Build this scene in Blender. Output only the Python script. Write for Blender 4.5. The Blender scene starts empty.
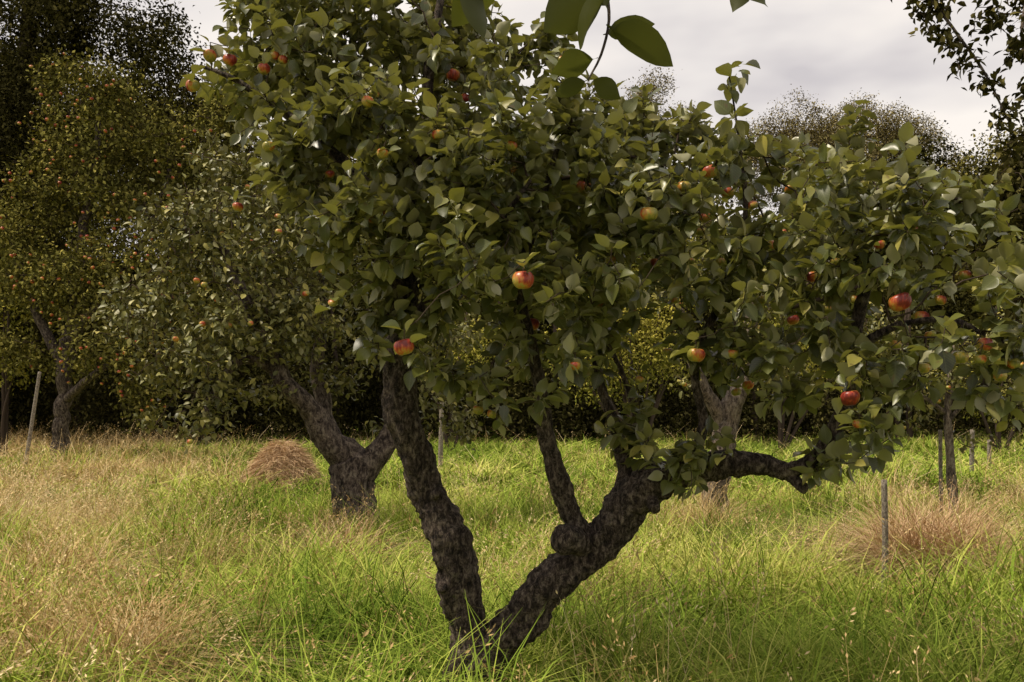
import bpy, math, random
import numpy as np
from mathutils import Vector, noise
rng=np.random.default_rng(7); random.seed(7)
F=995.0; CAMH=1.6
scene=bpy.context.scene
# unproject image pixel coordinates at an estimated distance -> world metres
def at(u,v,d): return np.array([(u-512)/F*d, d, CAMH+(400-v)/F*d])
def nrm(a): return a/np.maximum(np.linalg.norm(a,axis=-1,keepdims=True),1e-9)
def nz(p,s,o=0.0): return noise.noise(Vector((p[0]*s+o,p[1]*s+o*1.7,p[2]*s-o)))

# ---------------------------------------------------------------- materials
def newmat(name):
    m=bpy.data.materials.new(name); m.use_nodes=True
    nt=m.node_tree; nt.nodes.clear()
    out=nt.nodes.new('ShaderNodeOutputMaterial')
    return m,nt,out
def N(nt,t,**k):
    n=nt.nodes.new(t)
    for a,b in k.items(): setattr(n,a,b)
    return n
def ramp(nt,src,stops):
    r=N(nt,'ShaderNodeValToRGB'); e=r.color_ramp.elements
    e[0].position=stops[0][0]; e[0].color=(*stops[0][1],1)
    e[1].position=stops[-1][0]; e[1].color=(*stops[-1][1],1)
    for p,c in stops[1:-1]:
        x=e.new(p); x.color=(*c,1)
    nt.links.new(src,r.inputs[0]); return r.outputs[0]
def mixc(nt,f,a,b,mode='MIX'):
    m=N(nt,'ShaderNodeMix',data_type='RGBA',blend_type=mode)
    for s,v in ((0,f),(6,a),(7,b)):
        if isinstance(v,(int,float)): m.inputs[s].default_value=v
        elif isinstance(v,tuple): m.inputs[s].default_value=(*v,1)
        else: nt.links.new(v,m.inputs[s])
    return m.outputs[2]
def leaf_material(name,stops,under,transl,rough=0.42,tr=0.25,veins=True,spec=0.5):
    m,nt,out=newmat(name)
    at_=N(nt,'ShaderNodeAttribute',attribute_name='lf'); sep=N(nt,'ShaderNodeSeparateColor')
    nt.links.new(at_.outputs['Color'],sep.inputs[0])
    col=ramp(nt,sep.outputs[0],stops)
    if under is None and tr<=0:
        p=N(nt,'ShaderNodeBsdfDiffuse'); nt.links.new(col,p.inputs[0]); nt.links.new(p.outputs[0],out.inputs[0]); return m
    if veins:
        ab=N(nt,'ShaderNodeMath',operation='ABSOLUTE'); nt.links.new(sep.outputs[1],ab.inputs[0])
        v=N(nt,'ShaderNodeMath',operation='MULTIPLY_ADD'); v.inputs[1].default_value=-1.1
        nt.links.new(ab.outputs[0],v.inputs[0]); nt.links.new(sep.outputs[2],v.inputs[2])
        s=N(nt,'ShaderNodeMath',operation='MULTIPLY'); s.inputs[1].default_value=60; nt.links.new(v.outputs[0],s.inputs[0])
        si=N(nt,'ShaderNodeMath',operation='SINE'); nt.links.new(s.outputs[0],si.inputs[0])
        g=N(nt,'ShaderNodeMath',operation='GREATER_THAN'); g.inputs[1].default_value=0.86; nt.links.new(si.outputs[0],g.inputs[0])
        l=N(nt,'ShaderNodeMath',operation='LESS_THAN'); l.inputs[1].default_value=0.018; nt.links.new(ab.outputs[0],l.inputs[0])
        mx=N(nt,'ShaderNodeMath',operation='MAXIMUM'); nt.links.new(g.outputs[0],mx.inputs[0]); nt.links.new(l.outputs[0],mx.inputs[1])
        sc=N(nt,'ShaderNodeMath',operation='MULTIPLY'); sc.inputs[1].default_value=0.25; nt.links.new(mx.outputs[0],sc.inputs[0])
        col=mixc(nt,sc.outputs[0],col,(0.2,0.22,0.08))
        no=N(nt,'ShaderNodeTexNoise'); no.inputs['Scale'].default_value=38; no.inputs['Detail'].default_value=1
        geo0=N(nt,'ShaderNodeNewGeometry'); nt.links.new(geo0.outputs['Position'],no.inputs['Vector'])
        sp=N(nt,'ShaderNodeMapRange'); sp.inputs[1].default_value=.66; sp.inputs[2].default_value=.74; sp.inputs[4].default_value=.6
        nt.links.new(no.outputs[0],sp.inputs[0])
        col=mixc(nt,sp.outputs[0],col,(0.10,0.06,0.025))
    geo=N(nt,'ShaderNodeNewGeometry')
    c2=mixc(nt,geo.outputs['Backfacing'],col,under) if under else col
    p=N(nt,'ShaderNodeBsdfPrincipled'); nt.links.new(c2,p.inputs['Base Color'])
    p.inputs['Roughness'].default_value=rough
    p.inputs['Specular IOR Level'].default_value=spec
    if tr<=0:
        nt.links.new(p.outputs[0],out.inputs[0]); return m
    t=N(nt,'ShaderNodeBsdfTranslucent'); t.inputs[0].default_value=(*transl,1)
    ms=N(nt,'ShaderNodeMixShader'); ms.inputs[0].default_value=tr
    nt.links.new(p.outputs[0],ms.inputs[1]); nt.links.new(t.outputs[0],ms.inputs[2]); nt.links.new(ms.outputs[0],out.inputs[0])
    return m
M_leaf=leaf_material('apple_leaf',[(0,(.021,.025,.007)),(.35,(.055,.066,.014)),(.7,(.135,.142,.029)),(1,(.33,.285,.062))],(.24,.23,.12),(.31,.30,.04),rough=.38,tr=.17,spec=.5)
M_leafmid=leaf_material('orchard_leaf',[(0,(.036,.04,.011)),(.5,(.13,.13,.028)),(1,(.35,.30,.07))],(.19,.175,.07),(.22,.24,.05),veins=False,tr=0,spec=.3,rough=.48)
M_shrub=leaf_material('shrub_leaf',[(0,(.09,.10,.018)),(.5,(.28,.25,.045)),(1,(.50,.42,.09))],None,(.22,.24,.05),veins=False,tr=0)
M_leafred=leaf_material('old_orchard_leaf',[(0,(.045,.045,.013)),(.5,(.16,.15,.038)),(1,(.38,.32,.08))],None,(.2,.2,.04),veins=False,tr=0)
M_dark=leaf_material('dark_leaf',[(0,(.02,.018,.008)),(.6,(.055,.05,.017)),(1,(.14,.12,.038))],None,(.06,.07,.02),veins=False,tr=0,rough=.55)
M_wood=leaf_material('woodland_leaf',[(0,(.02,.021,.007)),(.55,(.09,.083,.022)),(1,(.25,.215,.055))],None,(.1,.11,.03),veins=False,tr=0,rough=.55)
M_feather=leaf_material('fine_leaf',[(0,(.12,.10,.04)),(.55,(.24,.20,.08)),(1,(.38,.31,.13))],None,(.16,.15,.06),veins=False,tr=0,rough=.6)

def bark_material(name,c1,c2,c3,scale=1.0,bump=0.6):
    m,nt,out=newmat(name)
    g=N(nt,'ShaderNodeNewGeometry'); mp=N(nt,'ShaderNodeMapping'); mp.inputs['Scale'].default_value=(1,1,.45)
    nt.links.new(g.outputs['Position'],mp.inputs[0])
    n1=N(nt,'ShaderNodeTexNoise'); n1.inputs['Scale'].default_value=48*scale; n1.inputs['Detail'].default_value=6; n1.inputs['Roughness'].default_value=.78; n1.inputs['Distortion'].default_value=.5
    nt.links.new(mp.outputs[0],n1.inputs['Vector'])
    n2=N(nt,'ShaderNodeTexNoise'); n2.inputs['Scale'].default_value=26*scale; n2.inputs['Detail'].default_value=5; n2.inputs['Roughness'].default_value=.75
    nt.links.new(g.outputs['Position'],n2.inputs['Vector'])
    base=ramp(nt,n1.outputs[0],[(.38,tuple(x*.25 for x in c1)),(.46,c1),(.55,c2),(.66,c3)])
    lm=N(nt,'ShaderNodeMapRange'); lm.inputs[1].default_value=.54; lm.inputs[2].default_value=.64; nt.links.new(n2.outputs[0],lm.inputs[0])
    lm2=N(nt,'ShaderNodeMath',operation='MULTIPLY'); nt.links.new(lm.outputs[0],lm2.inputs[0]); nt.links.new(n1.outputs[0],lm2.inputs[1])
    base=mixc(nt,lm2.outputs[0],base,c3)
    p=N(nt,'ShaderNodeBsdfPrincipled'); p.inputs['Roughness'].default_value=.85; p.inputs['Specular IOR Level'].default_value=.25
    nt.links.new(base,p.inputs['Base Color'])
    b=N(nt,'ShaderNodeBump'); b.inputs['Strength'].default_value=bump; b.inputs['Distance'].default_value=.06/scale
    nt.links.new(n1.outputs[0],b.inputs['Height']); nt.links.new(b.outputs[0],p.inputs['Normal']); nt.links.new(p.outputs[0],out.inputs[0])
    return m
M_bark=bark_material('apple_bark',(.042,.029,.022),(.14,.102,.08),(.38,.31,.235),1,1)
M_bark2=bark_material('orchard_bark',(.05,.035,.028),(.14,.105,.083),(.30,.245,.19),.5)
def flat(name,c,r=.85):
    m,nt,out=newmat(name); p=N(nt,'ShaderNodeBsdfDiffuse'); p.inputs[0].default_value=(*c,1); nt.links.new(p.outputs[0],out.inputs[0]); return m
M_twig=flat('twig_bark',(.065,.048,.037))
M_post=bark_material('weathered_post',(.14,.11,.09),(.27,.23,.18),(.38,.34,.29),1.5,.4)
M_bmid=bark_material('pale_bark',(.10,.075,.06),(.24,.185,.145),(.36,.31,.26),.5)

def grass_material(name,stops):
    m,nt,out=newmat(name)
    a=N(nt,'ShaderNodeAttribute',attribute_name='lf'); sep=N(nt,'ShaderNodeSeparateColor'); nt.links.new(a.outputs['Color'],sep.inputs[0])
    col=ramp(nt,sep.outputs[0],stops)
    p=N(nt,'ShaderNodeBsdfDiffuse'); nt.links.new(col,p.inputs[0]); nt.links.new(p.outputs[0],out.inputs[0])
    return m
M_grass=grass_material('green_grass',[(0,(.075,.125,.016)),(.4,(.215,.295,.04)),(.75,(.37,.425,.075)),(1,(.54,.50,.15))])
M_straw=grass_material('dry_grass',[(0,(.30,.19,.075)),(.5,(.52,.37,.17)),(1,(.72,.57,.34))])
M_hay=grass_material('hay',[(0,(.26,.155,.08)),(.5,(.48,.32,.175)),(1,(.68,.50,.32))])

# ---------------------------------------------------------------- mesh helpers
def mk(name,V,Fc,mat,lf=None,smooth=True,parent=None,mats=None,mi=None):
    me=bpy.data.meshes.new(name); V=np.asarray(V,dtype=np.float32); Fc=np.asarray(Fc,dtype=np.int32)
    k=Fc.shape[1]; me.vertices.add(len(V)); me.vertices.foreach_set('co',V.ravel())
    me.loops.add(Fc.size); me.loops.foreach_set('vertex_index',Fc.ravel())
    me.polygons.add(len(Fc)); me.polygons.foreach_set('loop_start',np.arange(0,Fc.size,k,dtype=np.int32))
    me.update(calc_edges=True)
    me.polygons.foreach_set('use_smooth',np.full(len(Fc),smooth))
    if lf is not None:
        a=me.attributes.new('lf','FLOAT_COLOR','POINT'); a.data.foreach_set('color',np.asarray(lf,dtype=np.float32).ravel())
    me.materials.append(mat)
    for m in (mats or []): me.materials.append(m)
    if mi is not None: me.polygons.foreach_set('material_index',mi.astype(np.int32))
    me.update()
    o=bpy.data.objects.new(name,me); scene.collection.objects.link(o)
    if parent is not None: o.parent=parent
    return o
def empty(name):
    e=bpy.data.objects.new(name,None); e.empty_display_size=.3; scene.collection.objects.link(e); return e

class Acc:
    def __init__(s): s.V=[];s.F=[];s.A=[];s.n=0
    def add(s,V,Fc,A=None):
        s.V.append(V); s.F.append(Fc+s.n); s.n+=len(V)
        if A is not None: s.A.append(A)
    def obj(s,name,mat,parent=None,smooth=True):
        return mk(name,np.vstack(s.V),np.vstack(s.F),mat,np.vstack(s.A) if s.A else None,smooth,parent)

def resample(P,R,step):
    P=np.asarray(P,float); R=np.asarray(R,float); n=len(P); out=[];ro=[]
    Pe=np.vstack([2*P[0]-P[1],P,2*P[-1]-P[-2]])
    for i in range(n-1):
        p0,p1,p2,p3=Pe[i:i+4]; k=max(1,int(np.linalg.norm(p2-p1)/step))
        for j in range(k):
            t=j/k; out.append(.5*((2*p1)+(-p0+p2)*t+(2*p0-5*p1+4*p2-p3)*t*t+(-p0+3*p1-3*p2+p3)*t**3)); ro.append(R[i]*(1-t)+R[i+1]*t)
    out.append(P[-1]); ro.append(R[-1]); return np.array(out),np.array(ro)
def tube(acc,P,R,sides,rough=0.0,fs=1.0):
    n=len(P); T=nrm(np.gradient(P,axis=0)); 
    a=np.array([1.,0,0]) if abs(T[0][0])<.9 else np.array([0,1.,0]); u=nrm(np.cross(T[0],a))
    ang=np.arange(sides)/sides*2*math.pi; V=np.zeros((n,sides,3))
    for i in range(n):
        u=u-T[i]*np.dot(u,T[i]); u/=np.linalg.norm(u)+1e-9; w=np.cross(T[i],u)
        d=np.cos(ang)[:,None]*u+np.sin(ang)[:,None]*w
        if rough>0:
            k=np.empty(sides)
            for j in range(sides):
                p=P[i]+d[j]*R[i]
                q=(p[0]*fs,p[1]*fs,p[2]*fs*.4)
                k[j]=1+rough*(1.1*nz(p,4.5*fs)+.6*nz(q,24,3)-.9*max(0,.28-abs(nz(q,17,9)))*1.8+.5*nz(p,60*fs,5))
            V[i]=P[i]+d*(R[i]*k)[:,None]
        else: V[i]=P[i]+d*R[i]
    V=V.reshape(-1,3); i=np.arange(n-1)[:,None]*sides; j=np.arange(sides)[None]; j2=(j+1)%sides
    Fq=np.stack([i+j,i+j2,i+j2+sides,i+j+sides],-1).reshape(-1,4)
    if sides%2==0:
        V=np.vstack([V,P[-1]+T[-1]*R[-1]*.25]); c=len(V)-1; b=(n-1)*sides; jj=np.arange(sides)
        Fq=np.vstack([Fq,np.stack([b+jj[::2],b+(jj[::2]+1)%sides,b+(jj[::2]+2)%sides,np.full(len(jj[::2]),c)],-1)])
    acc.add(V,Fq)

def template(rows):
    T=[];Fc=[];idx=[]
    for t,w in rows:
        if w<=0: idx.append((len(T),)*3); T.append((0,t))
        else:
            idx.append((len(T),len(T)+1,len(T)+2)); T+= [(-w,t),(0,t),(w,t)]
    for a,b in zip(idx[:-1],idx[1:]):
        for s in (0,1):
            q=[a[s],a[s+1],b[s+1],b[s]]
            q2=[x for i,x in enumerate(q) if x not in q[:i]]
            Fc.append(q2[:3])
            if len(q2)==4: Fc.append([q2[0],q2[2],q2[3]])
    return np.array(T),np.array(Fc)
LOD0=template([(0,.012),(.16,.015),(.27,.17),(.42,.28),(.6,.29),(.8,.18),(1,0)])
LODN=template([(0,.01),(.1,.012),(.16,.1),(.25,.19),(.36,.25),(.5,.275),(.64,.255),(.78,.18),(.9,.085),(1,0)])
LOD1=template([(0,0),(.3,.22),(.62,.25),(1,0)])
LOD2=(np.array([(0,0),(-.27,.5),(0,1),(.27,.5)]),np.array([[0,3,1],[1,3,2]]))
def leaves(B,D,Nn,L,lod,acc,bias=0.0,r=None,curl=(-.05,.42),fold=(.1,.75)):
    T,Fc=lod; n=len(B); D=nrm(D); S=nrm(np.cross(D,Nn)); Nn=np.cross(S,D)
    c=rng.uniform(*curl,n); f=rng.uniform(*fold,n); wv=rng.uniform(-.05,.05,n); ws=rng.uniform(.8,1.2,n)
    tx=T[:,0][None]*ws[:,None]; ty=np.broadcast_to(T[:,1][None],(n,len(T))); tz=-c[:,None]*ty**2+f[:,None]*np.abs(tx)+wv[:,None]*np.sin(ty*9)*np.sign(T[:,0])[None]
    V=B[:,None]+L[:,None,None]*(tx[...,None]*S[:,None]+ty[...,None]*D[:,None]+tz[...,None]*Nn[:,None])
    Fa=(Fc[None]+(np.arange(n)*len(T))[:,None,None]).reshape(-1,3)
    if r is None: r=rng.beta(1.7,2.2,n)
    r=np.clip(r+bias,0,1)
    A=np.stack([np.broadcast_to(r[:,None],tx.shape),np.broadcast_to(T[:,0][None],tx.shape),ty,np.ones_like(tx)],-1).reshape(-1,4)
    acc.add(V.reshape(-1,3),Fa,A)
def twig_leaves(P,D,m,length,L,spread=.85):
    """spiral of leaves along each shoot tip"""
    n=len(P); P=np.repeat(P,m,0); D=np.repeat(nrm(D),m,0); k=np.tile(np.arange(m),n); s=(k+.5)/m
    a=np.where(np.abs(D[:,2:3])<.9,np.array([[0,0,1.]]),np.array([[1.,0,0]])); u=nrm(np.cross(D,a)); w=np.cross(D,u)
    ph=np.repeat(rng.uniform(0,6.28,n),m)+k*2.4+rng.normal(0,.3,n*m)
    rad=np.cos(ph)[:,None]*u+np.sin(ph)[:,None]*w
    ld=nrm(D*(.15+.6*s**2)[:,None]+rad*spread+np.array([0,0,-.12])+rng.normal(0,.22,(n*m,3)))
    B=P-D*(length*(1-s))[:,None]
    up=np.array([[0,0,1.]])+rng.normal(0,.5,(n*m,3))+rad*.25
    LL=L*rng.uniform(.6,1.12,n*m)*(1-.25*np.abs(s-.4))
    return B,ld,up,LL
def blob_points(blobs,dens,thr=-.12,ns=1.6,mind=0.0,surf=2.2):
    out=[];cen=[]
    for b in blobs:
        c=at(*b[:3]); r=b[3]; k=max(3,int(dens*r**2.3)); 
        d=nrm(rng.normal(size=(k,3))); q=c+d*(r*rng.uniform(0,1,k)**(1/surf))[:,None]*np.array([1,1,.85])
        for p,dd in zip(q,d):
            if nz(p,ns,11)>thr and p[2]>.25: out.append(p); cen.append(c)
    out=np.array(out);cen=np.array(cen)
    if mind>0:
        keep=[]
        perm=rng.permutation(len(out)); out=out[perm];cen=cen[perm]
        for i in range(len(out)):
            if not keep or np.min(np.sum((out[keep]-out[i])**2,1))>mind**2: keep.append(i)
        out=out[keep];cen=cen[keep]
    return out,nrm(out-cen)
def grow(acc,skel,att,tip_r=.0022,step=.07,sides=5,maxr=.02,up=.25):
    """connect every attractor to the nearest wood, pipe-model radii"""
    P=[p for p in skel[0]]; R=[r for r in skel[1]]; par=[-1]*len(P); A=np.array(P)
    d0=[np.min(np.sum((A-a)**2,1)) for a in att]; order=np.argsort(d0); base=len(P)
    buf=np.zeros((len(P)+len(att)*60,3)); buf[:len(P)]=A; n=len(P); paths=[]; tips=np.zeros((len(att),3))
    for ai in order:
        a=att[ai]; dd=np.sum((buf[:n]-a)**2,1); q=int(np.argmin(dd)); L=math.sqrt(dd[q]); k=min(50,max(2,int(L/step)))
        s=buf[q]; mid=(s+a)/2+np.array([0,0,-up*L*.3])+rng.normal(0,.07*L,3); path=[q]; last=q
        if a[2]>s[2]+.3*L: mid=(s+a)/2+rng.normal(0,.1*L,3)
        for j in range(1,k+1):
            t=j/k; p=(1-t)**2*s+2*t*(1-t)*mid+t*t*a+(rng.normal(0,.006,3) if j<k else 0)
            buf[n]=p; par.append(last); R.append(0); last=n; path.append(n); n+=1
        tips[ai]=nrm(a-mid); paths.append(path)
    R=np.array(R); acc2=np.zeros(n)
    for i in range(n-1,base-1,-1):
        r=max(tip_r**2.2,acc2[i])**(1/2.2); R[i]=min(r,maxr); 
        if par[i]>=0: acc2[par[i]]+=r**2.2
    for pth in paths:
        r=R[pth].copy(); r[0]=min(r[0],r[1]*1.3); tube(acc,buf[pth],r,sides)
    return tips
def limbs(acc,polys,step,sides,rough,fs=1.0,rs=1.0):
    SP=[];SR=[]
    for pl in polys:
        P=[at(*p[:3]) for p in pl]; R=[p[3]/2*p[2]/F*rs for p in pl]
        P,R=resample(P,R,step)
        for i in range(len(P)): 
            o=np.array([nz(P[i],2.5,1),nz(P[i],2.5,7),nz(P[i],2.5,13)]); P[i]=P[i]+o*R[i]*.55
        tube(acc,P,R,sides,rough,fs); s=max(1,int(.06/step))
        SP.append(P[::s]);SR.append(R[::s])
    SP=np.vstack(SP);SR=np.concatenate(SR); return SP,SR

# ---------------------------------------------------------------- apples
def apple_mesh(acc,c,R,red,seg=20,rings=14):
    ph=np.linspace(0,math.pi,rings); th=np.arange(seg)/seg*2*math.pi
    tilt=rng.normal(0,.18,2)
    blush=nrm(np.array([rng.normal(),-abs(rng.normal())*.3,rng.normal()*.5+.6]))
    V=[];A=[]
    rz=rng.random(); sq=rng.uniform(.84,.95)
    for p in ph:
        rr=R*math.sin(p)**.92*(1+.07*math.cos(p)) if 0<p<math.pi-1e-6 else 0.0015
        z=R*sq*math.cos(p)-R*.3*math.exp(-(p/.42)**2)+R*.2*math.exp(-((math.pi-p)/.38)**2)
        for t in th:
            w=1+.03*math.cos(5*t)*(1-math.cos(p))/2
            v=np.array([rr*w*math.cos(t),rr*w*math.sin(t),z]); n=v/(np.linalg.norm(v)+1e-9)
            V.append((v[0]+tilt[0]*v[2],v[1]+tilt[1]*v[2],v[2]-tilt[0]*v[0])); A.append((np.clip(.95*red-.1+.55*np.dot(n,blush)-.45*math.exp(-(p/.5)**2),0,1),rz,t/6.28,1))
    V=np.array(V)+c; i=np.arange(rings-1)[:,None]*seg;j=np.arange(seg)[None];j2=(j+1)%seg
    acc.add(V,np.stack([i+j,i+seg+j,i+seg+j2,i+j2],-1).reshape(-1,4),np.array(A))
def apple_material():
    m,nt,out=newmat('apple_skin')
    a=N(nt,'ShaderNodeAttribute',attribute_name='lf'); sep=N(nt,'ShaderNodeSeparateColor'); nt.links.new(a.outputs['Color'],sep.inputs[0])
    g=N(nt,'ShaderNodeNewGeometry'); mp=N(nt,'ShaderNodeMapping'); mp.inputs['Scale'].default_value=(1,1,.3); nt.links.new(g.outputs['Position'],mp.inputs[0])
    n=N(nt,'ShaderNodeTexNoise'); n.inputs['Scale'].default_value=130; n.inputs['Detail'].default_value=4; nt.links.new(mp.outputs[0],n.inputs['Vector'])
    n2=N(nt,'ShaderNodeTexNoise'); n2.inputs['Scale'].default_value=32; nt.links.new(g.outputs['Position'],n2.inputs['Vector'])
    f=N(nt,'ShaderNodeMath',operation='MULTIPLY_ADD'); f.inputs[1].default_value=1.1; nt.links.new(n.outputs[0],f.inputs[0]); nt.links.new(sep.outputs[0],f.inputs[2])
    f2=N(nt,'ShaderNodeMath',operation='MULTIPLY_ADD'); f2.inputs[1].default_value=1.0; nt.links.new(n2.outputs[0],f2.inputs[0]); nt.links.new(f.outputs[0],f2.inputs[2])
    f3=N(nt,'ShaderNodeMath',operation='SUBTRACT'); f3.inputs[1].default_value=1.05; nt.links.new(f2.outputs[0],f3.inputs[0])
    col=ramp(nt,f3.outputs[0],[(.0,(.22,.21,.04)),(.25,(.38,.28,.045)),(.5,(.44,.14,.027)),(.78,(.32,.042,.02)),(1,(.16,.017,.013))])
    p=N(nt,'ShaderNodeBsdfPrincipled'); p.inputs['Roughness'].default_value=.36; p.inputs['Specular IOR Level'].default_value=.4; nt.links.new(col,p.inputs['Base Color'])
    nt.links.new(p.outputs[0],out.inputs[0]); return m
M_apple=apple_material()
def prune(B,ap,rad):
    keep=np.ones(len(B),bool)
    for c,r in ap:
        v=nrm(np.array([0,0,CAMH])-c); q=B-c; t=q@v; dist=np.linalg.norm(q-t[:,None]*v,axis=1)
        keep&=~((dist<r+rad)&(t>-.02)&(t<1.2))
    return keep
stat=[]

# ---------------------------------------------------------------- 1. foreground apple tree
root=empty('apple_tree')
wood=Acc()
main=[
 [(476,775,4.72,84),(471,715,4.72,56),(465,655,4.7,45),(458,600,4.68,41),(448,555,4.66,41),(432,505,4.65,38),(418,465,4.63,35),(407,420,4.6,34),(404,370,4.6,33),(407,320,4.6,32),(405,270,4.58,30),(400,225,4.55,26),(408,180,4.5,20),(425,130,4.5,16),(430,70,4.5,12),(440,0,4.5,8)],
 [(471,720,4.72,50),(478,665,4.7,50),(500,634,4.68,45),(530,614,4.65,43),(556,580,4.6,42),(588,548,4.57,45),(620,518,4.52,42),(655,488,4.45,36),(685,468,4.4,30),(720,461,4.35,26),(755,463,4.3,25),(785,471,4.25,20),(812,462,4.2,17),(835,430,4.15,16),(855,380,4.1,15),(857,330,4.05,13),(875,270,3.95,10),(910,220,3.8,6)],
 [(592,550,4.57,26),(568,520,4.55,24),(556,480,4.5,19),(545,435,4.48,17),(540,390,4.45,15),(530,340,4.4,12),(520,280,4.3,9),(540,210,4.3,7),(560,140,4.3,4)],
 [(622,515,4.52,24),(627,470,4.55,16),(612,420,4.6,13),(597,370,4.6,11),(600,300,4.6,9),(620,230,4.5,7),(650,180,4.4,4)],
 [(680,470,4.42,18),(703,425,4.35,11),(695,370,4.3,9),(720,300,4.25,8),(745,220,4.2,6),(740,150,4.2,3),(728,70,4.2,1.2)],
 [(855,350,4.07,11),(900,325,3.9,8),(950,320,3.7,6),(985,335,3.6,4)],
 [(403,235,4.56,18),(370,190,4.5,14),(330,150,4.6,11),(280,110,4.6,8),(235,80,4.6,6),(200,66,4.6,3)],
 [(407,335,4.58,16),(440,285,4.4,12),(490,235,4.2,9),(530,180,4.1,5)],
 [(402,240,4.6,18),(385,170,5,13),(350,90,5.2,10),(330,0,5.2,6),(300,-60,5.2,4)],
 [(785,471,4.27,15),(800,486,4.2,13),(806,490,4.18,11)],
 [(640,500,4.5,14),(650,455,4.52,9),(632,400,4.55,7),(610,350,4.5,5),(580,310,4.45,3)],
]
SP,SR=limbs(wood,main,.014,28,.27)
P,R=resample([at(592,552,4.57),at(574,541,4.48),at(562,538,4.42),at(558,537,4.40)],[.05,.07,.073,.05],.01); tube(wood,P,R,26,.22)
for (a,b,r) in [((428,500,4.65),(440,492,4.55),.03),((405,300,4.6),(388,300,4.5),.028),((650,492,4.45),(655,510,4.36),.03),((455,590,4.68),(440,586,4.58),.035),((543,600,4.62),(548,585,4.5),.035)]:
    P,R=resample([at(*a),at(*b)],[r*1.2,r*.8],.01); tube(wood,P,R,16,.25)
wood.obj('trunk_and_limbs',M_bark,root)
blobs=[(330,60,4.9,.5),(420,60,4.7,.5),(280,85,4.7,.32),(225,72,4.6,.2),(360,140,4.4,.42),(315,185,4.4,.26),(450,140,4.3,.5),(530,150,4.3,.4),(400,205,4.2,.32),(490,230,4.1,.42),(335,240,4.4,.2),(355,215,4.15,.24),(385,250,4.2,.14),(360,330,4.3,.12),(300,130,4.5,.3),
 (580,190,4.3,.42),(470,310,4.1,.28),(425,325,4.3,.14),(370,290,4.4,.24),(555,290,4.1,.36),(640,225,4.3,.38),(700,215,4.1,.34),(600,350,4.5,.18),(575,395,4.4,.17),(650,400,4.4,.12),(515,385,4.3,.2),(460,380,4.3,.17),(540,420,4.3,.1),(610,430,4.5,.12),(500,350,4.2,.2),(550,345,4.2,.22),(640,445,4.4,.1),
 (770,225,4.0,.38),(730,290,4.2,.3),(840,220,3.9,.38),(905,245,3.8,.36),(870,290,3.8,.3),(965,290,3.6,.3),(955,345,3.6,.22),(990,365,3.6,.15),(915,345,3.6,.18),(1005,310,3.5,.2),(1010,360,3.6,.1),(870,360,3.8,.2),(860,400,3.8,.18),(815,350,4.0,.24),(835,440,4.0,.17),(870,445,3.95,.12),(805,445,4.1,.1),(700,345,4.3,.14),(690,450,4.25,.14),(655,475,4.3,.13),(720,445,4.25,.08),(760,350,4.2,.16),(620,290,4.3,.2),(795,400,4.1,.13),
 (740,150,4.2,.16),(735,110,4.2,.06),(728,85,4.2,.04),(800,165,4.3,.22),(380,10,5.2,.6),(300,0,5.3,.55),(470,55,5.2,.4),(560,120,5.2,.42),(640,170,5.2,.4),(450,220,5.3,.5),(560,240,5.2,.5),(780,260,5,.45),(860,240,4.8,.4),(530,330,5,.3),(800,300,5,.25),(940,230,4.7,.38),(990,250,4.4,.32),(350,120,5.2,.5),(250,40,5.2,.3),(600,180,4.9,.4),(500,120,4.9,.4),(540,60,5.0,.25),(700,150,5.0,.25),(870,170,4.8,.25),(960,200,4.5,.22)]
att,od=blob_points(blobs,520,-.17,2.8,.071)
# young upright shoots that break the outline
ea=[];eo=[]
for i in rng.permutation(len(att))[:500]:
    if od[i][2]>.35 and len(ea)<150:
        d=nrm(np.array([rng.normal(0,.35),rng.normal(0,.3),1.])); 
        for k in (1,2,3)[:rng.integers(1,4)]: ea.append(att[i]+d*.085*k); eo.append(d)
    elif od[i][2]<-.3 and len(ea)<240:
        d=nrm(np.array([rng.normal(0,.6),rng.normal(0,.5),-.6])); ea.append(att[i]+d*.09); eo.append(d)
att=np.vstack([att,ea]); od=np.vstack([od,eo])
ap_def=[(523,280,22,.75),(404,347,20,.95),(532,324,15,.8),(584,188,16,.5),(649,214,18,.15),(684,187,14,.1),(696,355,18,.4),(900,302,21,.9),(850,398,19,.85),(921,317,16,.75),(960,357,16,.15),(984,344,17,.75),(1000,376,13,.2),(710,172,15,.55),(728,193,13,.5),(812,277,14,.55),(453,75,14,.5),(465,98,10,.6),(210,56,13,.5),(230,60,14,.95),(264,69,13,.55),(275,56,10,.5),(283,60,10,.5),(193,86,14,.5),(238,207,11,.5),(373,219,10,.4),(790,190,11,.1),(640,380,9,.2),(655,262,10,.4),(793,320,12,.8),(478,410,11,.1),(923,368,13,.1),(610,260,11,.1),(748,385,12,.2),(828,310,12,.2),(880,245,12,.5),(515,170,9,.2),(562,60,9,.5),(700,232,10,.3),(752,205,11,.5),(940,300,12,.6),(675,300,9,.4),(492,414,10,.1),(330,175,10,.4),(420,160,9,.5),(770,245,11,.3),(705,218,12,.5),(668,352,10,.2),(736,392,10,.1),(855,300,11,.3),(965,275,12,.5),(600,305,9,.4),(895,345,12,.05),(930,335,11,.1),(762,300,10,.05),(720,262,10,.1),(690,262,9,.05),(995,300,12,.1),(835,262,11,.1)]
aps=[]; apacc=Acc(); stems=Acc(); extra=[]
def add_apple(c,r,red):
    aps.append((c,r)); apple_mesh(apacc,c,r,red)
    top=c+np.array([rng.normal(0,.006),rng.normal(0,.006),r+.03]); extra.append(top)
    tube(stems,np.array([c+np.array([0,0,r*.5]),c+np.array([.001,0,r*.95]),top]),np.array([.0018,.0015,.002]),5)
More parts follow.
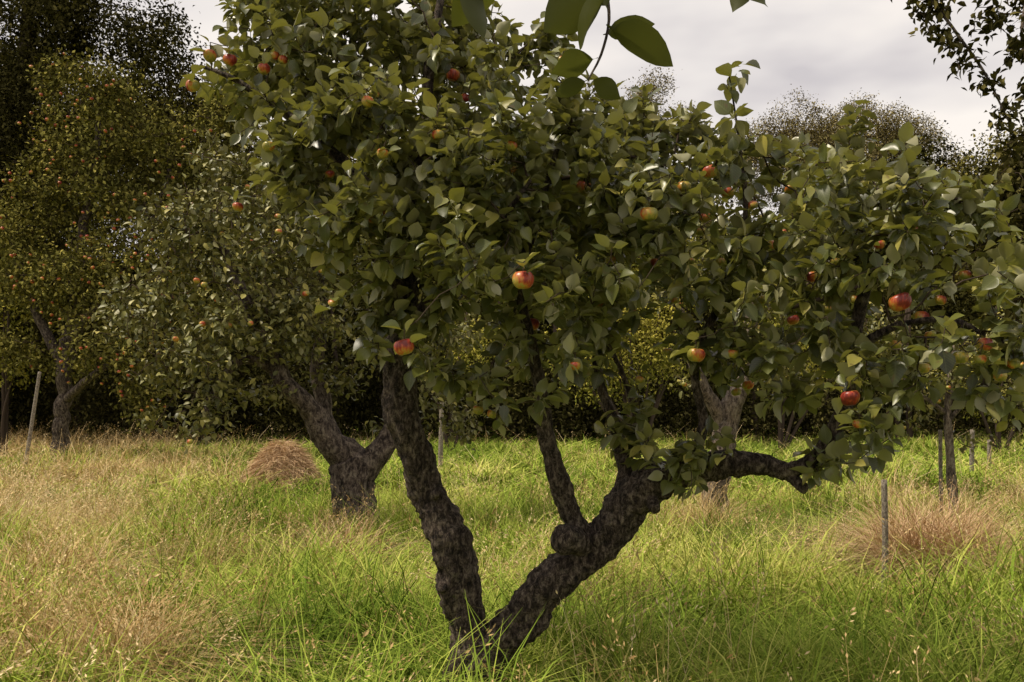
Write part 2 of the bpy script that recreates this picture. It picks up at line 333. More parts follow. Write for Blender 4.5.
for (u,v,dm,red) in ap_def:
    r=rng.uniform(.034,.04); d=np.clip(2*r*F/dm,3.45,4.5); add_apple(at(u,v,d),dm*d/F/2,red)
nfix=len(aps)
front=[i for i in rng.permutation(len(att)) if att[i][1]<4.35 and od[i][1]<-.3][:16]
for i in front: add_apple(att[i]+np.array([0,-.05,-.05]),rng.uniform(.02,.027),rng.uniform(0,.4))
apacc.obj('apples',M_apple,root)
att2=np.vstack([att,np.array(extra)]); 
tw=Acc(); sm=SR<.075; tips=grow(tw,(SP[sm],SR[sm]),att2,.0019,.06)
stems.obj('apple_stalks',M_twig,root)
n0=len(att); D=nrm(tips[:n0]+od*.35+np.array([0,0,.25]))
tw.obj('twigs',M_twig,root)
lv=Acc()
B,ld,nn,LL=twig_leaves(att,D,12,.15,.104)
tb=np.repeat(rng.normal(0,.13,n0),12); rr0=np.clip(rng.beta(1.8,2.4,len(B))+tb,0,1)
k=prune(B+ld*LL[:,None]*.5,aps[:nfix],.012); leaves(B[k],ld[k],nn[k],LL[k],LOD0,lv,0,rr0[k]); stat.append(('main',n0,int(k.sum())))
ex=np.array(extra); B,ld,nn,LL=twig_leaves(ex,np.tile([[0,.2,.9]],(len(ex),1))+rng.normal(0,.3,(len(ex),3)),6,.08,.1)
k=prune(B+ld*LL[:,None]*.5,aps[:nfix],.01); leaves(B[k],ld[k],nn[k],LL[k],LOD0,lv)
lv.obj('foliage',M_leaf,root)

# ---------------------------------------------------------------- generic orchard tree
def orchard(name,polys,blobs,dens,mind,m,L,tl,lod,mleaf,mbark,step,sides,rough,fs,thr=-.15,ns=1.2,napple=0,apr=.035,maxr=.03,bias=0,redr=(.4,1)):
    root=empty(name); w=Acc(); SP,SR=limbs(w,polys,step,sides,rough,fs); w.obj('trunk_and_limbs',mbark,root)
    att,od=blob_points(blobs,dens,thr,ns,mind); t=Acc(); s=SR<np.max(SR)*.75; tips=grow(t,(SP[s],SR[s]),att,.003,.15,4,maxr); t.obj('twigs',M_twig,root)
    D=nrm(tips*.6+od*.6+np.array([0,0,.1])); a=Acc(); B,ld,nn,LL=twig_leaves(att,D,m,tl,L); B=B+rng.normal(0,tl*.25,B.shape)
    leaves(B,ld,nn,LL,lod,a,bias); a.obj('foliage',mleaf,root); stat.append((name,len(att),len(B)))
    if napple:
        ap=Acc()
        sc=np.argsort(att[:,1]+rng.normal(0,.6,len(att)))[:napple*5]; sel=rng.choice(sc,napple,replace=False)
        for i in sel:
            p=att[i]+od[i]*.12+np.array([0,-.14,-.06]); apple_mesh(ap,p,apr*rng.uniform(.8,1.15),rng.uniform(*redr),8,7)
        ap.obj('apples',M_apple,root)
    return root
orchard('apple_tree.001',[
 [(358,600,10.8,62),(356,545,10.8,46),(355,500,10.8,42),(352,470,10.8,44),(333,440,10.7,28),(305,405,10.6,23),(280,370,10.5,18),(250,310,10.5,13),(225,250,10.5,8)],
 [(355,490,10.8,36),(372,458,10.8,28),(392,428,10.9,22),(408,385,11,17),(400,320,11,12),(370,240,11,8)],
 [(350,475,10.8,24),(330,430,10.9,20),(318,380,11,15),(322,300,11.1,10),(300,210,11.1,7)],
 [(280,370,10.5,12),(240,360,10.2,9),(210,400,10,6),(200,440,9.9,4)]],
 [(330,230,10.8,.85),(255,245,10.5,.9),(195,235,10.5,.7),(160,300,10.3,.6),(220,330,10,.7),(290,320,10.4,.65),(205,420,9.8,.35),(195,455,9.8,.14),(225,395,10,.4),(155,365,10,.4),(370,330,10.8,.55),(420,400,11,.4),(300,170,11,.6),(230,165,11,.6),(440,330,11.3,.6),(150,420,10.2,.2),(260,400,10.2,.35),(390,430,11,.25),(460,420,11.2,.35),(335,380,11,.35),(120,310,10.5,.4)],
 520,.115,13,.1,.26,LOD1,M_leafmid,M_bark2,.035,20,.2,.5,napple=20,apr=.032,redr=(0,.6),ns=1.8,thr=-.1,bias=.05)
orchard('apple_tree.002',[
 [(718,600,11.5,40),(718,530,11.5,29),(719,480,11.5,27),(727,430,11.5,24),(742,380,11.5,18),(750,320,11.5,13),(738,250,11.5,8)],
 [(727,430,11.5,16),(700,380,11.4,13),(678,310,11.4,8)],[(742,385,11.5,14),(790,345,11.6,11),(830,290,11.6,7)]],
 [(740,270,11.5,.8),(665,280,11.3,.4),(800,290,11.6,.7),(870,340,11.6,.5),(780,375,11.5,.35),(700,225,11.6,.7),(820,400,11.6,.3),(620,230,11.6,.5),(690,380,11.2,.2),(740,340,11.3,.4)],
 420,.13,12,.1,.26,LOD1,M_leafmid,M_bmid,.035,18,.2,.5,napple=20,apr=.032,bias=.18,redr=(.0,.6))
orchard('apple_tree.003',[
 [(60,500,24,22),(62,435,24,17),(66,380,24,15),(72,320,24,13),(80,250,24,11),(95,170,24,7),(100,100,24,4)],
 [(66,370,24,12),(40,320,24,9),(20,260,24,5)],[(70,340,24,12),(110,290,23.5,9),(150,230,23.5,6),(170,170,24,4)],[(64,400,24,9),(100,370,23,7),(140,350,23,5)]],
 [(95,140,24,1.5),(60,200,24,1.5),(130,190,24,1.6),(175,150,24.5,1.5),(90,270,23.5,1.6),(150,270,23.5,1.6),(40,280,24,1.3),(200,230,24,1.5),(110,340,23,1.3),(160,350,23,1.2),(60,350,24,.9),(190,330,23.5,1.3),(110,90,24,1.0),(140,400,23,.8),(20,220,24,1.1),(215,160,25,1.3),(15,350,24,.8),(70,80,24,.9),(230,110,25,1)],
 420,.19,14,.14,.4,LOD2,M_leafred,M_bark2,.12,12,.1,.3,napple=230,apr=.042,maxr=.05,ns=.8,thr=-.1,redr=(.25,.8),bias=.0)
orchard('apple_tree.004',[
 [(955,600,11,11),(953,520,11,10),(950,460,11,9),(948,410,11,8),(955,340,11,5)],[(949,420,11,5),(975,390,11,4),(1000,360,11,3)],[(949,415,11,5),(915,390,10.9,4),(895,370,10.9,2)]],
 [(950,365,11,.5),(900,385,11,.35),(1000,395,11,.45),(1005,330,11.2,.5),(915,425,11,.25),(980,440,11,.25),(1030,430,11,.4),(880,330,11.2,.4),(1060,370,11.2,.5)],
 480,.13,11,.09,.26,LOD1,M_leafmid,M_bmid,.04,12,.15,.5,napple=16,apr=.032,bias=.12,redr=(.0,.6))
orchard('apple_tree.005',[
 [(1250,760,8,70),(1245,560,8,50),(1235,420,8,44),(1200,280,8,34),(1140,160,8,24),(1080,60,7.6,14),(1020,-30,7.2,9),(950,-50,7,6),(925,-15,7,4),(955,30,6.9,3.2),(985,75,6.9,2.6),(1008,120,6.8,2)],
 [(1080,60,7.6,9),(1060,-10,7.2,6),(1035,-20,7,4),(1022,40,6.9,3),(1040,100,6.9,2)],[(1140,160,8,14),(1080,200,8,10),(1020,230,7.9,5)],[(1235,420,8,26),(1290,250,8,18),(1310,80,8,10)]],
 [(920,-5,7,.17),(930,20,7,.13),(948,42,6.95,.12),(970,60,6.9,.13),(985,85,6.9,.12),(1003,112,6.85,.12),(1012,150,6.85,.1),(1000,175,6.85,.1),(940,5,7,.13),(955,70,6.9,.08),(1022,45,6.9,.16),(1035,90,6.9,.14),(985,20,7,.14),(1035,135,6.9,.14),(1045,0,7,.2),(1010,220,7.9,.38),(1035,180,8,.3),(1000,185,7.9,.25),(975,210,7.9,.2),(1070,240,8,.5),(1080,160,8,.6),(1130,60,8,.8),(1200,150,8,1.),(1290,120,8,1.2),(1100,-40,7.6,.7),(1230,-30,8,1.),(990,270,8,.25),(1040,300,8,.3)],
 1600,.075,12,.08,.13,LOD1,M_dark,M_bark2,.04,16,.2,.6,thr=-.6,napple=0,maxr=.02,bias=.2)

# ---------------------------------------------------------------- tree the photographer stands under
root=empty('apple_tree.006'); w=Acc()
def polyw(P,R,step=.03,sides=14,rough=.18):
    P,R=resample(P,R,step); tube(w,P,R,sides,rough); return P,R
polyw([(2.3,-1.6,-.2),(2.25,-1.55,.6),(2.1,-1.4,1.3),(1.8,-1.1,2.1),(1.5,-.6,2.7),(1.1,.2,3.0),(.7,1.0,2.95),(.3,1.6,2.65),(.18,1.76,2.4)],[.18,.14,.13,.11,.07,.045,.022,.01,.005])
polyw([(2.1,-1.4,1.3),(2.7,-1.6,2.1),(3.1,-1.7,3.0)],[.1,.07,.03])
nb=[at(606,-20,1.76),at(609,20,1.74),at(601,55,1.72),at(588,80,1.70)]
polyw([(.18,1.76,2.4)]+nb,[.005,.0035,.003,.0025,.0015],.015,6,0)
polyw([(.3,1.6,2.65),(.0,1.75,2.45),at(470,-25,1.7)],[.007,.004,.002],.02,6,0)
polyw([(.3,1.6,2.65),(.42,1.75,2.5),at(745,-20,1.8)],[.007,.004,.002],.02,6,0)
w.obj('trunk_and_limbs',M_bark,root)
lv=Acc(); spec=[((468,-35),(478,38),.6),((505,-30),(452,22),.9),((600,-15),(545,30),.7),((606,-5),(572,44),.3),((608,10),(590,-28),.6),((606,25),(672,62),.3),((603,35),(652,24),.8),((590,78),(620,98),.5),((588,80),(556,94),.7),((598,58),(552,72),.6),((745,-25),(735,12),.8),((748,-25),(765,8),.5)]
B=[];D=[];Nn=[];L=[]
for (a,b,t) in spec:
    p=at(*a,1.73); q=at(*b,1.73+(t-.5)*.06); B.append(p); D.append(q-p); L.append(np.linalg.norm(q-p)*1.05)
    Nn.append(np.array([rng.normal()*.5,.4+t*.4,.8]))
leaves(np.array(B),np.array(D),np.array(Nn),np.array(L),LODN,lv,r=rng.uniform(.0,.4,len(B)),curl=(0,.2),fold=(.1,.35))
cen=np.array([[1.9,-1.3,3.1],[1.2,-.6,3.4],[2.6,-1.6,3.0],[2.9,-1.4,3.6]]); q=np.repeat(cen,55,0)+nrm(rng.normal(size=(220,3)))*rng.uniform(.2,.8,(220,1))
Bq,ld,nn,LL=twig_leaves(q,rng.normal(0,1,q.shape),10,.15,.1); leaves(Bq,ld,nn,LL,LOD1,lv)
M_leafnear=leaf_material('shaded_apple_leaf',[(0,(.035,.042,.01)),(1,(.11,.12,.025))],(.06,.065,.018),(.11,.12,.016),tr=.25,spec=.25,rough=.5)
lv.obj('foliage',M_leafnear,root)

# ---------------------------------------------------------------- woodland behind
def mass(name,blobs,per,m,L,tl,mat,thr,ns,bias=0,parent=None,surf=6):
    a=Acc()
    att,od=blob_points(blobs,per,thr,ns,0,surf); B,ld,nn,LL=twig_leaves(att,nrm(od+np.array([0,0,.15])),m,tl,L); B=B+rng.normal(0,tl*.4,B.shape)
    cl=np.array([nz(p,.35,4) for p in att]); rr=np.clip(rng.beta(2,3,len(B))+np.repeat(cl,m)*.5+bias,0,1)
    leaves(B,ld,nn,LL,LOD2,a,0,rr); o=a.obj(name,mat,parent); stat.append((name,len(B))); return o
wl=empty('woodland')
wb=[]
for i in range(60):
    u=-330+i*29+rng.uniform(-15,15); d=rng.uniform(36,42)
    topv=np.interp(u,[-400,0,200,420,560,700,900,1100,1500],[120,150,170,150,160,175,165,170,150])+rng.uniform(-20,25)
    v=topv+30
    while v<420:
        r=rng.uniform(1.6,2.6); wb.append((u+rng.uniform(-15,15),v,d+rng.uniform(-1.5,1.5)-(v-topv)*.008,r)); v+=r*24*1.15
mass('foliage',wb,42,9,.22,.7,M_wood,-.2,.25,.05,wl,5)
w=Acc()
for i in range(40):
    u=rng.uniform(-300,1400); d=rng.uniform(32,37); P=[at(u,470,d),at(u+rng.uniform(-8,8),400,d),at(u+rng.uniform(-20,20),300,d)]; P[0][2]=-.2
    P,R=resample(P,[rng.uniform(.1,.2),.1,.05],.5); tube(w,P,R,8)
w.obj('trunks',M_twig,wl)
m_shade=flat('painted_shade',(.02,.018,.008),1)  # near-black: deep woodland shade painted as colour
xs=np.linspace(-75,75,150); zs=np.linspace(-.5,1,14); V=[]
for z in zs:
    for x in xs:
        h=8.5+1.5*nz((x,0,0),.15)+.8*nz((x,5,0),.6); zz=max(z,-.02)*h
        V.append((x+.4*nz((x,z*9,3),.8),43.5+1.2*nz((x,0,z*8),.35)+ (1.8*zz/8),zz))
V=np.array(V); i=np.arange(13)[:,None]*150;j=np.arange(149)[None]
mk('shade_backdrop',V,np.stack([i+j,i+j+1,i+151+j,i+150+j],-1).reshape(-1,4),m_shade,parent=wl)  # added sheet behind the foliage, stands in for shade in the gaps
hb=[]
for i in range(80):
    u=-270+i*20+rng.uniform(-10,10); d=rng.uniform(31.5,34.5)
    for v in (rng.uniform(425,440),rng.uniform(385,410),rng.uniform(350,380)): hb.append((u,v,d,rng.uniform(.9,1.3)))
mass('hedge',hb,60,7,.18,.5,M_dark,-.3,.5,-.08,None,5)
def shrub(name,bl): 
    e=empty(name); w=Acc(); b0=bl[0]; base=at(b0[0],400,b0[2]); base[2]=-.1
    for b in bl: 
        P,R=resample([base,(base+at(*b[:3]))/2+rng.normal(0,.1,3),at(*b[:3])],[.06,.04,.01],.3); tube(w,P,R,6)
    w.obj('stems',M_twig,e); mass('foliage',bl,110,8,.13,.4,M_shrub,-.2,.7,.0,e,4)
shrub('hazel_shrub',[(640,360,27,1.3),(615,320,27,1.2),(660,310,27,1.3),(680,350,27,1.2),(600,380,27,1.0),(570,350,27.5,1.0),(630,270,27.5,1.1),(690,260,28,1.1),(590,260,28,.9)])
shrub('hazel_shrub.001',[(780,360,28,1.1),(810,350,28,1.2),(760,330,28,1.2),(840,370,28,.8),(800,310,28.5,1.3)])
shrub('hazel_shrub.002',[(5,300,25,1.1),(-15,350,25,1.2),(10,250,25.5,1.0),(-30,270,25.5,1.2),(15,370,25,.6)])
shrub('hazel_shrub.003',[(1000,390,27,1.2),(960,370,27,1.1),(1040,380,27,1.3),(1010,350,27.5,1.2),(1090,390,27,1.2)])
shrub('hazel_shrub.004',[(450,340,28,1.1),(480,350,28,1.0),(430,370,28,.8)])
dt=empty('oak_tree'); w=Acc()
limbs(w,[[(-40,480,31,28),(-38,380,31,24),(-20,250,31,22),(20,100,31,16),(30,-60,31,8)],[(0,200,31,16),(90,160,31,12),(150,60,31,6)],[(-20,260,31,16),(-60,150,31,12),(-90,60,31,6)]],.3,10,.1,.2)
w.obj('trunk_and_limbs',M_bark2,dt)
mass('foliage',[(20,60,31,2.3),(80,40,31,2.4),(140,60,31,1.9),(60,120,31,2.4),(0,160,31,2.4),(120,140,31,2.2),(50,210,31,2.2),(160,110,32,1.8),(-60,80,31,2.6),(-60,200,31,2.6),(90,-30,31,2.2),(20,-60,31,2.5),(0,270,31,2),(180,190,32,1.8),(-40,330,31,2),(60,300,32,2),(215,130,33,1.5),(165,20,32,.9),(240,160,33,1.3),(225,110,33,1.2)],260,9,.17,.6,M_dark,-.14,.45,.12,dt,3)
def airy(name,u,blobs,d,n,m=18,L=.13):
    e=empty(name); w=Acc(); base=at(u,400,d); base[2]=-.1; top=at(u,blobs[0][1]+25,d)
    P,R=resample([base,[base[0]+.2,d,top[2]*.5],top],[.3,.2,.03],.6); tube(w,P,R,8); SPx,SRx=P[len(P)//4:],R[len(P)//4:]
    bl=[(b[0],b[1],d+rng.uniform(-1,1),b[2]) for b in blobs]
    att,od=blob_points(bl,n,-.15,.5,.2,2.5); tips=grow(w,(SPx,SRx),att,.006,.5,4,.07,-.3); w.obj('trunk_and_limbs',M_twig,e)
    up=nrm(tips+np.array([0,0,.5])); B,ld,nn,LL=twig_leaves(att,up,m,.6,L); B=B+rng.normal(0,.18,B.shape); a=Acc(); leaves(B,ld,nn,LL,LOD2,a); a.obj('foliage',M_feather,e); stat.append((name,len(B)))
airy('birch_tree',655,[(655,85,.9),(650,110,1.4),(632,125,1.2),(675,130,1.4),(655,160,2),(600,140,1.2),(620,165,1.6),(690,165,1.5),(580,165,1.2),(665,75,.5),(640,95,.7)],48,240)
airy('ash_tree',800,[(795,112,1.2),(770,140,1.5),(810,135,1.8),(840,155,2),(760,175,2),(800,175,2.2),(720,160,1.2),(745,150,1.2),(785,155,1.8)],50,280)
airy('ash_tree.001',870,[(860,118,1.4),(835,128,1.2),(890,130,1.6),(870,148,2),(915,138,1.4),(930,155,1.5),(900,165,2),(850,175,2),(950,180,1.5),(955,165,.9)],52,280)
airy('ash_tree.002',1050,[(1050,130,1.8),(1010,165,1.5),(1090,150,2),(1040,180,2),(1000,190,1.6),(1120,190,2)],52,150)

# ---------------------------------------------------------------- ground
def gz(x,y): return .05*noise.noise(Vector((x*.35,y*.35,0)))+.02*noise.noise(Vector((x*1.3,y*1.3,4)))
rr=np.concatenate([np.linspace(0,50,90),np.geomspace(52,900,24)]); aa=np.arange(96)/96*2*math.pi; V=[]
for r in rr:
    for a in aa:
        x=r*math.cos(a);y=15+r*math.sin(a); V.append((x,y,gz(x,y)))
i=np.arange(len(rr)-1)[:,None]*96;j=np.arange(96)[None];j2=(j+1)%96
m_g,nt,out=newmat('meadow_soil'); g=N(nt,'ShaderNodeNewGeometry'); n1=N(nt,'ShaderNodeTexNoise'); n1.inputs['Scale'].default_value=.7; n1.inputs['Detail'].default_value=4; n1.inputs['Roughness'].default_value=.75
nt.links.new(g.outputs['Position'],n1.inputs['Vector']); c=ramp(nt,n1.outputs[0],[(.35,(.06,.08,.018)),(.55,(.12,.14,.035)),(.7,(.22,.18,.08))])
p=N(nt,'ShaderNodeBsdfDiffuse'); nt.links.new(c,p.inputs[0]); nt.links.new(p.outputs[0],out.inputs[0])
mk('ground',np.array(V),np.stack([i+j,i+96+j,i+96+j2,i+j2],-1).reshape(-1,4),m_g)

# ---------------------------------------------------------------- grass: clump templates merged into one meadow mesh
def blades(n,rad,h,wd,lean,acc,seg=3,rbias=0):
    base=np.zeros((n,3)); rr_=rad*np.sqrt(rng.random(n)); a=rng.uniform(0,6.28,n); base[:,0]=rr_*np.cos(a); base[:,1]=rr_*np.sin(a)
    H=rng.uniform(*h,n); la=rng.uniform(0,6.28,n); ld=np.stack([np.cos(la),np.sin(la),np.zeros(n)],-1); ln=rng.uniform(*lean,n)
    fa=la+math.pi/2+rng.normal(0,.5,n); sd=np.stack([np.cos(fa),np.sin(fa),np.zeros(n)],-1); W=rng.uniform(*wd,n)/2
    t=np.linspace(0,1,seg+1); V=np.zeros((n,(seg+1)*2,3)); A=np.zeros((n,(seg+1)*2,4)); r=np.clip(rng.random(n)+rbias,0,1)
    for i,tt in enumerate(t):
        c=base+ld*(ln*H*tt**2)[:,None]; c[:,2]=H*(tt-.42*np.minimum(ln,1.4)*tt**2.2)
        w=W*(1-tt**2.5)*.95+.0004
        V[:,2*i]=c-sd*w[:,None]; V[:,2*i+1]=c+sd*w[:,None]; A[:,2*i:2*i+2,0]=r[:,None]; A[:,2*i:2*i+2,2]=tt; A[:,:,3]=1
    q=np.array([[2*i,2*i+1,2*i+3,2*i+2] for i in range(seg)]); Fq=(q[None]+(np.arange(n)*(seg+1)*2)[:,None,None]).reshape(-1,4)
    acc.add(V.reshape(-1,3),Fq,A.reshape(-1,4)); tip=V[:,-2]; pre=V[:,-4]; return tip,nrm(tip-pre),r
def heads(tips,dirs,r,acc,m=12,ln=.12,L=.022,spread=.5):
    n=len(tips); P=np.repeat(tips,m,0); D=np.repeat(dirs,m,0); s=np.tile(np.linspace(0,1,m),n)
    rad=nrm(rng.normal(size=(n*m,3))); B=P-D*(s*ln)[:,None]+rad*(.004+spread*.03*np.sin(s*2.6)[:,None]); ld=nrm(D+rad*.5)
    S=nrm(np.cross(ld,rad+.01)); l=L*rng.uniform(.6,1.2,n*m)
    V=np.stack([B,B+ld*(l*.5)[:,None]+S*(l*.16)[:,None],B+ld*l[:,None],B+ld*(l*.5)[:,None]-S*(l*.16)[:,None]],1)
    A=np.zeros((n*m,4,4)); A[:,:,0]=np.repeat(r,m)[:,None]; A[:,:,2]=1; A[:,:,3]=1
    acc.add(V.reshape(-1,3),(np.arange(4)[None]+(np.arange(n*m)*4)[:,None]),A.reshape(-1,4))
clumps=[]
def clump(green,straw,rad=.2,seg=3,hm=10):
    a=Acc(); b=Acc()
    for g_ in green: blades(g_[0],rad,g_[1],g_[2],g_[3],a,seg)
    for g_ in straw:
        t,d,r=blades(g_[0],rad,g_[1],g_[2],g_[3],b,seg)
        if g_[4]: heads(t,d,r,b,hm,.13,.024,g_[4])
    Fs=list(a.F)+[f+a.n for f in b.F]; mi=np.concatenate([np.zeros(sum(len(f) for f in a.F)),np.ones(sum(len(f) for f in b.F))])
    clumps.append((np.vstack(a.V+b.V),np.vstack(Fs),np.vstack(a.A+b.A),mi))
for lod in (0,1):
    q=(1,.3)[lod]; ww=(1,2.6)[lod]; sg=(3,2)[lod]; hm=(10,4)[lod]; f=lambda n: max(1,int(round(n*q)))
    W1=(.004*ww,.010*ww); W2=(.002*ww,.004*ww); W3=(.0016*ww,.0025*ww)
    for v in range(3): clump([(f(66),(.26,.54),W1,(.2,1.3)),(f(18),(.5,.78),W1,(.4,1.3))],[(f(3),(.2,.5),W2,(.2,1),0)],seg=sg,hm=hm)
    for v in range(2): clump([(f(60),(.24,.56),W1,(.2,1.2))],[(f(13),(.2,.6),W2,(.3,1.3),0),(f(4),(.55,.88),W3,(.1,.6),.5)],seg=sg,hm=hm)
    for v in range(3): clump([(f(32),(.2,.5),W1,(.3,1.1))],[(f(38),(.25,.68),W2,(.2,1.4),0),(f(13),(.55,1.0),W3,(.1,.8),.6)],seg=sg,hm=hm)
    for v in range(2): clump([(f(56),(.24,.54),W1,(.3,1.1))],[(f(7),(.55,.88),W3,(.1,.6),1.0)],seg=sg,hm=hm)
    clump([(f(10),(.15,.3),W1,(.5,1.1))],[(f(90),(.25,.65),(.002*ww,.005*ww),(.8,2.2),0),(f(8),(.4,.7),W3,(.4,1.2),.4)],.22,sg,hm)
NC=len(clumps)//2
spots=[(3.5,8.3,.6,.8),(1.9,10.5,.6,.9),(.6,13.,.8,.8),(-.2,7.4,.3,.7),(-2.2,5.2,.6,.9),(-1.6,4.6,.3,.6),(-3.2,8,1.,.5),(7,13,1.6,.7),(5,14.5,1.,.5),(-1.9,9.4,.4,.6),(-8,20,4,.4),(-14,30,6,.6),(-4.2,16.8,1.2,.7),(1,17,1.,.5),(4.4,9.8,.6,.6),(-2.6,3.9,.4,.5),(-5,12,1.3,.5)]
groups={}
def put(x,y):
    s=-.16+.8*nz((x,y,0),.33,3)+.6*nz((x,y,0),1.1,8)
    s+=np.clip((-x/max(y,3)-.18)*1.8,0,.52)
    for sx,sy,sr,w_ in spots: s+=w_*math.exp(-((x-sx)**2+(y-sy)**2)/sr**2)
    q=s+rng.normal(0,.1)
    if q>.95: i=10 if rng.random()<.5 else 5+rng.integers(3)
    elif q>.5: i=5+rng.integers(3)
    elif q>.3: i=3+rng.integers(2)
    elif q<.1 and rng.random()<.2: i=8+rng.integers(2)
    else: i=rng.integers(3)
    h=rng.uniform(.75,1.25)*(1+.65*nz((x,y,0),.9,5))
    if y<3.6: h*=.8
    w_=1.15 if y<14 else 1.7
    tint=.65*nz((x,y,0),.5,21)+.5*nz((x,y,0),1.8,31)+rng.normal(0,.08)
    key=int(i)+(NC if y>13 else 0)
    groups.setdefault(key,[]).append((x,y,gz(x,y)-.01,rng.uniform(0,6.28),w_,h,tint))
for (y0,y1,de) in ((1.8,7,26),(7,13,16),(13,22,11),(22,45,6)):
    for _ in range(int((y1-y0)*((y0+y1)*.56+5)*de)):
        y=rng.uniform(y0,y1); x=rng.uniform(-1,1)*(.56*(y0+y1)/2*1.05+2.5)
        put(x,y)
GV=[];GF=[];GA=[];GM=[];off=0
for key,g_ in groups.items():
    V,Fq,A,mi=clumps[key]; g_=np.array(g_); n=len(g_); c=np.cos(g_[:,3])[:,None]; s=np.sin(g_[:,3])[:,None]
    X=(V[:,0]*c-V[:,1]*s)*g_[:,4:5]+g_[:,0:1]; Y=(V[:,0]*s+V[:,1]*c)*g_[:,4:5]+g_[:,1:2]; Z=V[:,2]*g_[:,5:6]+g_[:,2:3]
    GV.append(np.stack([X,Y,Z],-1).reshape(-1,3).astype(np.float32)); GF.append((Fq[None]+(np.arange(n)*len(V))[:,None,None]+off).reshape(-1,4).astype(np.int32)); off+=n*len(V)
    AA=np.broadcast_to(A[None],(n,)+A.shape).astype(np.float32).copy(); AA[:,:,0]=np.clip(AA[:,:,0]*.6+.17+g_[:,6:7]+.12*(AA[:,:,2]-.5),0,1); GA.append(AA.reshape(-1,4)); GM.append(np.tile(mi,n))
GM=np.concatenate(GM); mk('grass',np.vstack(GV),np.vstack(GF),M_grass,np.vstack(GA),True,None,[M_straw],GM); stat.append(('grass quads',len(GM)))

# ---------------------------------------------------------------- hay pile, dry tufts, posts
def hay(name,c,r,h,n,ln=.35):
    a=Acc()
    th=rng.uniform(0,6.28,n); q=np.sqrt(rng.random(n)); x=q*np.cos(th);y=q*np.sin(th)
    B=np.stack([c[0]+x*r,c[1]+y*r,h*(1-q**1.7)*rng.uniform(.85,1.05,n)],-1)
    tan=np.stack([-np.sin(th)*rng.normal(0,1,n)+np.cos(th)*.6,np.cos(th)*rng.normal(0,1,n)+np.sin(th)*.6,-q*.9+rng.normal(0,.3,n)],-1); tan=nrm(tan); S=nrm(np.cross(tan,rng.normal(size=(n,3)))); l=rng.uniform(.4,1,n)*ln
    V=np.stack([B-S*.003,B+S*.003,B+tan*(l*.5)[:,None]+S*.003+np.array([0,0,.02]),B+tan*(l*.5)[:,None]-S*.003+np.array([0,0,.02]),B+tan*l[:,None]+S*.001,B+tan*l[:,None]-S*.001],1)
    Fq=np.array([[0,1,2,3],[3,2,4,5]]); A=np.zeros((n,6,4));A[:,:,0]=rng.random(n)[:,None];A[:,:,2]=1;A[:,:,3]=1
    a.add(V.reshape(-1,3),(Fq[None]+(np.arange(n)*6)[:,None,None]).reshape(-1,4),A.reshape(-1,4))
    rg=np.linspace(0,1,10); V=[]
    for t in rg:
        for s in range(28):
            an=s/28*6.283; rr_=r*t*(1+.12*nz((math.cos(an),math.sin(an),t),2)); V.append((c[0]+rr_*math.cos(an),c[1]+rr_*math.sin(an),h*(1-t**1.7)*.92-.02))
    i=np.arange(9)[:,None]*28;j=np.arange(28)[None];j2=(j+1)%28; A=np.zeros((280,4));A[:,0]=.3;A[:,2]=1
    a.add(np.array(V),np.stack([i+j,i+28+j,i+28+j2,i+j2],-1).reshape(-1,4),A); a.obj(name,M_hay,None,False)
hay('hay_pile',(-3.8,16.5),.74,.9,9000,.3)
def tuft(name,c,r,h,n,mat,lean=(.3,1.5)):
    a=Acc(); t,d,rr_=blades(n,r,h,(.003,.006),lean,a,5); heads(t[:n//7],d[:n//7],rr_[:n//7],a,9,.1,.02,.5)
    a.V=[v+np.array(c) for v in a.V]; a.obj(name,mat)
tuft('dry_grass_tuft',(3.3,7.9,0),.36,(.5,1.2),3600,M_hay,(.3,1.7))
tuft('dry_grass_tuft.001',(3.75,8.3,0),.3,(.45,1.0),2000,M_straw,(.3,1.8))
tuft('dry_grass_tuft.002',(-2.0,5.2,0),.25,(.4,.85),1000,M_straw,(.3,1.9))
tuft('dry_grass_tuft.003',(-1.55,8.9,0),.3,(.35,.8),1000,M_hay,(.3,1.9))
tuft('dry_grass_tuft.004',(-3.5,7.6,0),.35,(.4,.95),1200,M_straw,(.3,1.9))
tuft('dry_grass_tuft.005',(2.0,10.6,0),.35,(.4,.8),1200,M_straw,(.3,1.9))
def post(name,a,b,w_):
    e=Acc(); P,R=resample([a,(a+b)/2+rng.normal(0,.01,3),b],[w_,w_*.95,w_*.85],.04); tube(e,P,R,10,.08); e.obj(name,M_post)
def gp(u,d): p=at(u,400,d); p[2]=-.2; return p
post('wooden_stake',gp(882,7.2),at(884,480,7.2),.025)
post('wooden_stake.001',gp(941,11.4),at(940,430,11.4),.025)
post('wooden_stake.002',gp(22,20),at(40,372,20),.04)
post('wooden_stake.003',gp(972,18),at(972,430,18),.045)
post('wooden_stake.004',gp(990,20),at(989,440,20),.045)
post('wooden_stake.005',gp(440,20),at(442,400,20),.05)

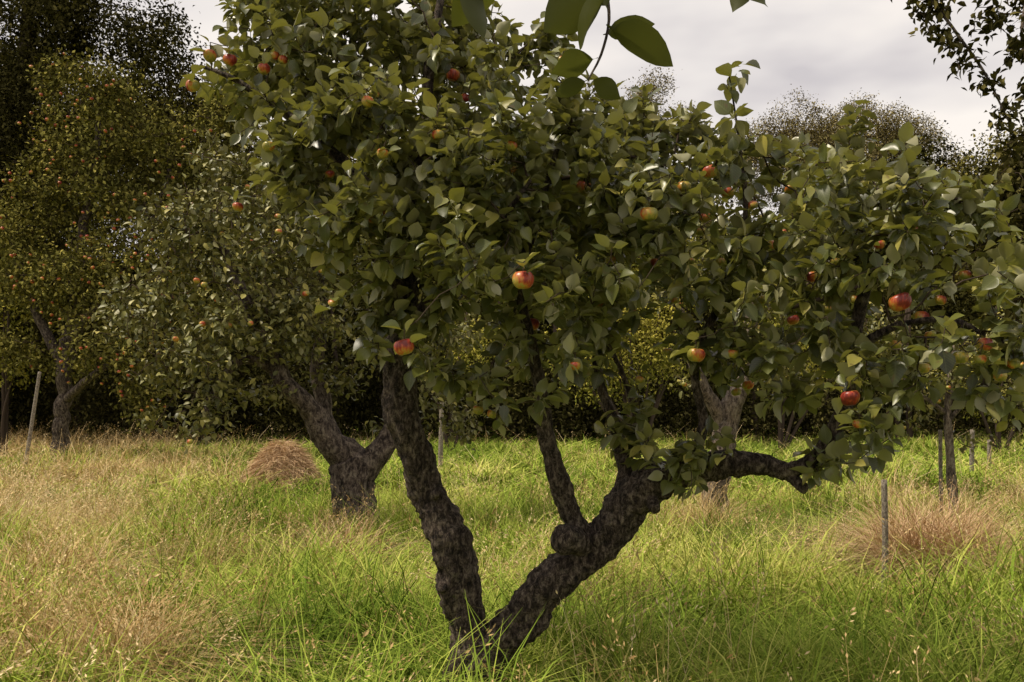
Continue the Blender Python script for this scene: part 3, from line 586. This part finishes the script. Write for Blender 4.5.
# ---------------------------------------------------------------- light, sky
el=math.radians(60); az=math.radians(-95)   # high hazy sun, from the left
sd=bpy.data.lights.new('sun','SUN'); sd.energy=4.7; sd.angle=math.radians(5); sd.color=(1,.89,.72)
so=bpy.data.objects.new('sun',sd); scene.collection.objects.link(so)
dirv=Vector((math.sin(az)*math.cos(el),math.cos(az)*math.cos(el),math.sin(el))); so.rotation_euler=dirv.to_track_quat('Z','Y').to_euler(); so.location=(0,0,30)
wd=bpy.data.worlds.new('World'); scene.world=wd; wd.use_nodes=True; nt=wd.node_tree; nt.nodes.clear()
out=N(nt,'ShaderNodeOutputWorld'); sky=N(nt,'ShaderNodeTexSky',sky_type='NISHITA'); sky.sun_disc=False; sky.sun_elevation=el; sky.sun_rotation=az
b1=N(nt,'ShaderNodeBackground'); b1.inputs[1].default_value=.08; nt.links.new(sky.outputs[0],b1.inputs[0])
tc=N(nt,'ShaderNodeTexCoord'); mp=N(nt,'ShaderNodeMapping'); mp.inputs['Scale'].default_value=(1,1,2.6); nt.links.new(tc.outputs['Generated'],mp.inputs[0])
n1=N(nt,'ShaderNodeTexNoise'); n1.inputs['Scale'].default_value=3.4; n1.inputs['Detail'].default_value=4; n1.inputs['Roughness'].default_value=.5; nt.links.new(mp.outputs[0],n1.inputs['Vector'])
cc=ramp(nt,n1.outputs[0],[(.34,(.60,.56,.565)),(.46,(.79,.74,.71)),(.6,(.95,.88,.81))])
b2=N(nt,'ShaderNodeBackground'); b2.inputs[1].default_value=1.12; nt.links.new(cc,b2.inputs[0])
ms=N(nt,'ShaderNodeMixShader'); ms.inputs[0].default_value=.93; nt.links.new(b1.outputs[0],ms.inputs[1]); nt.links.new(b2.outputs[0],ms.inputs[2]); nt.links.new(ms.outputs[0],out.inputs[0])
scene.view_settings.view_transform='Standard'; scene.view_settings.look='None'; scene.view_settings.exposure=0
print(stat)

cd=bpy.data.cameras.new('camera'); cd.lens=35; cd.sensor_width=36; cd.shift_y=59/1024; cd.clip_start=.05; cd.clip_end=2000
co=bpy.data.objects.new('camera',cd); co.location=(0,0,CAMH); co.rotation_euler=(math.radians(90),0,0); scene.collection.objects.link(co); scene.camera=co
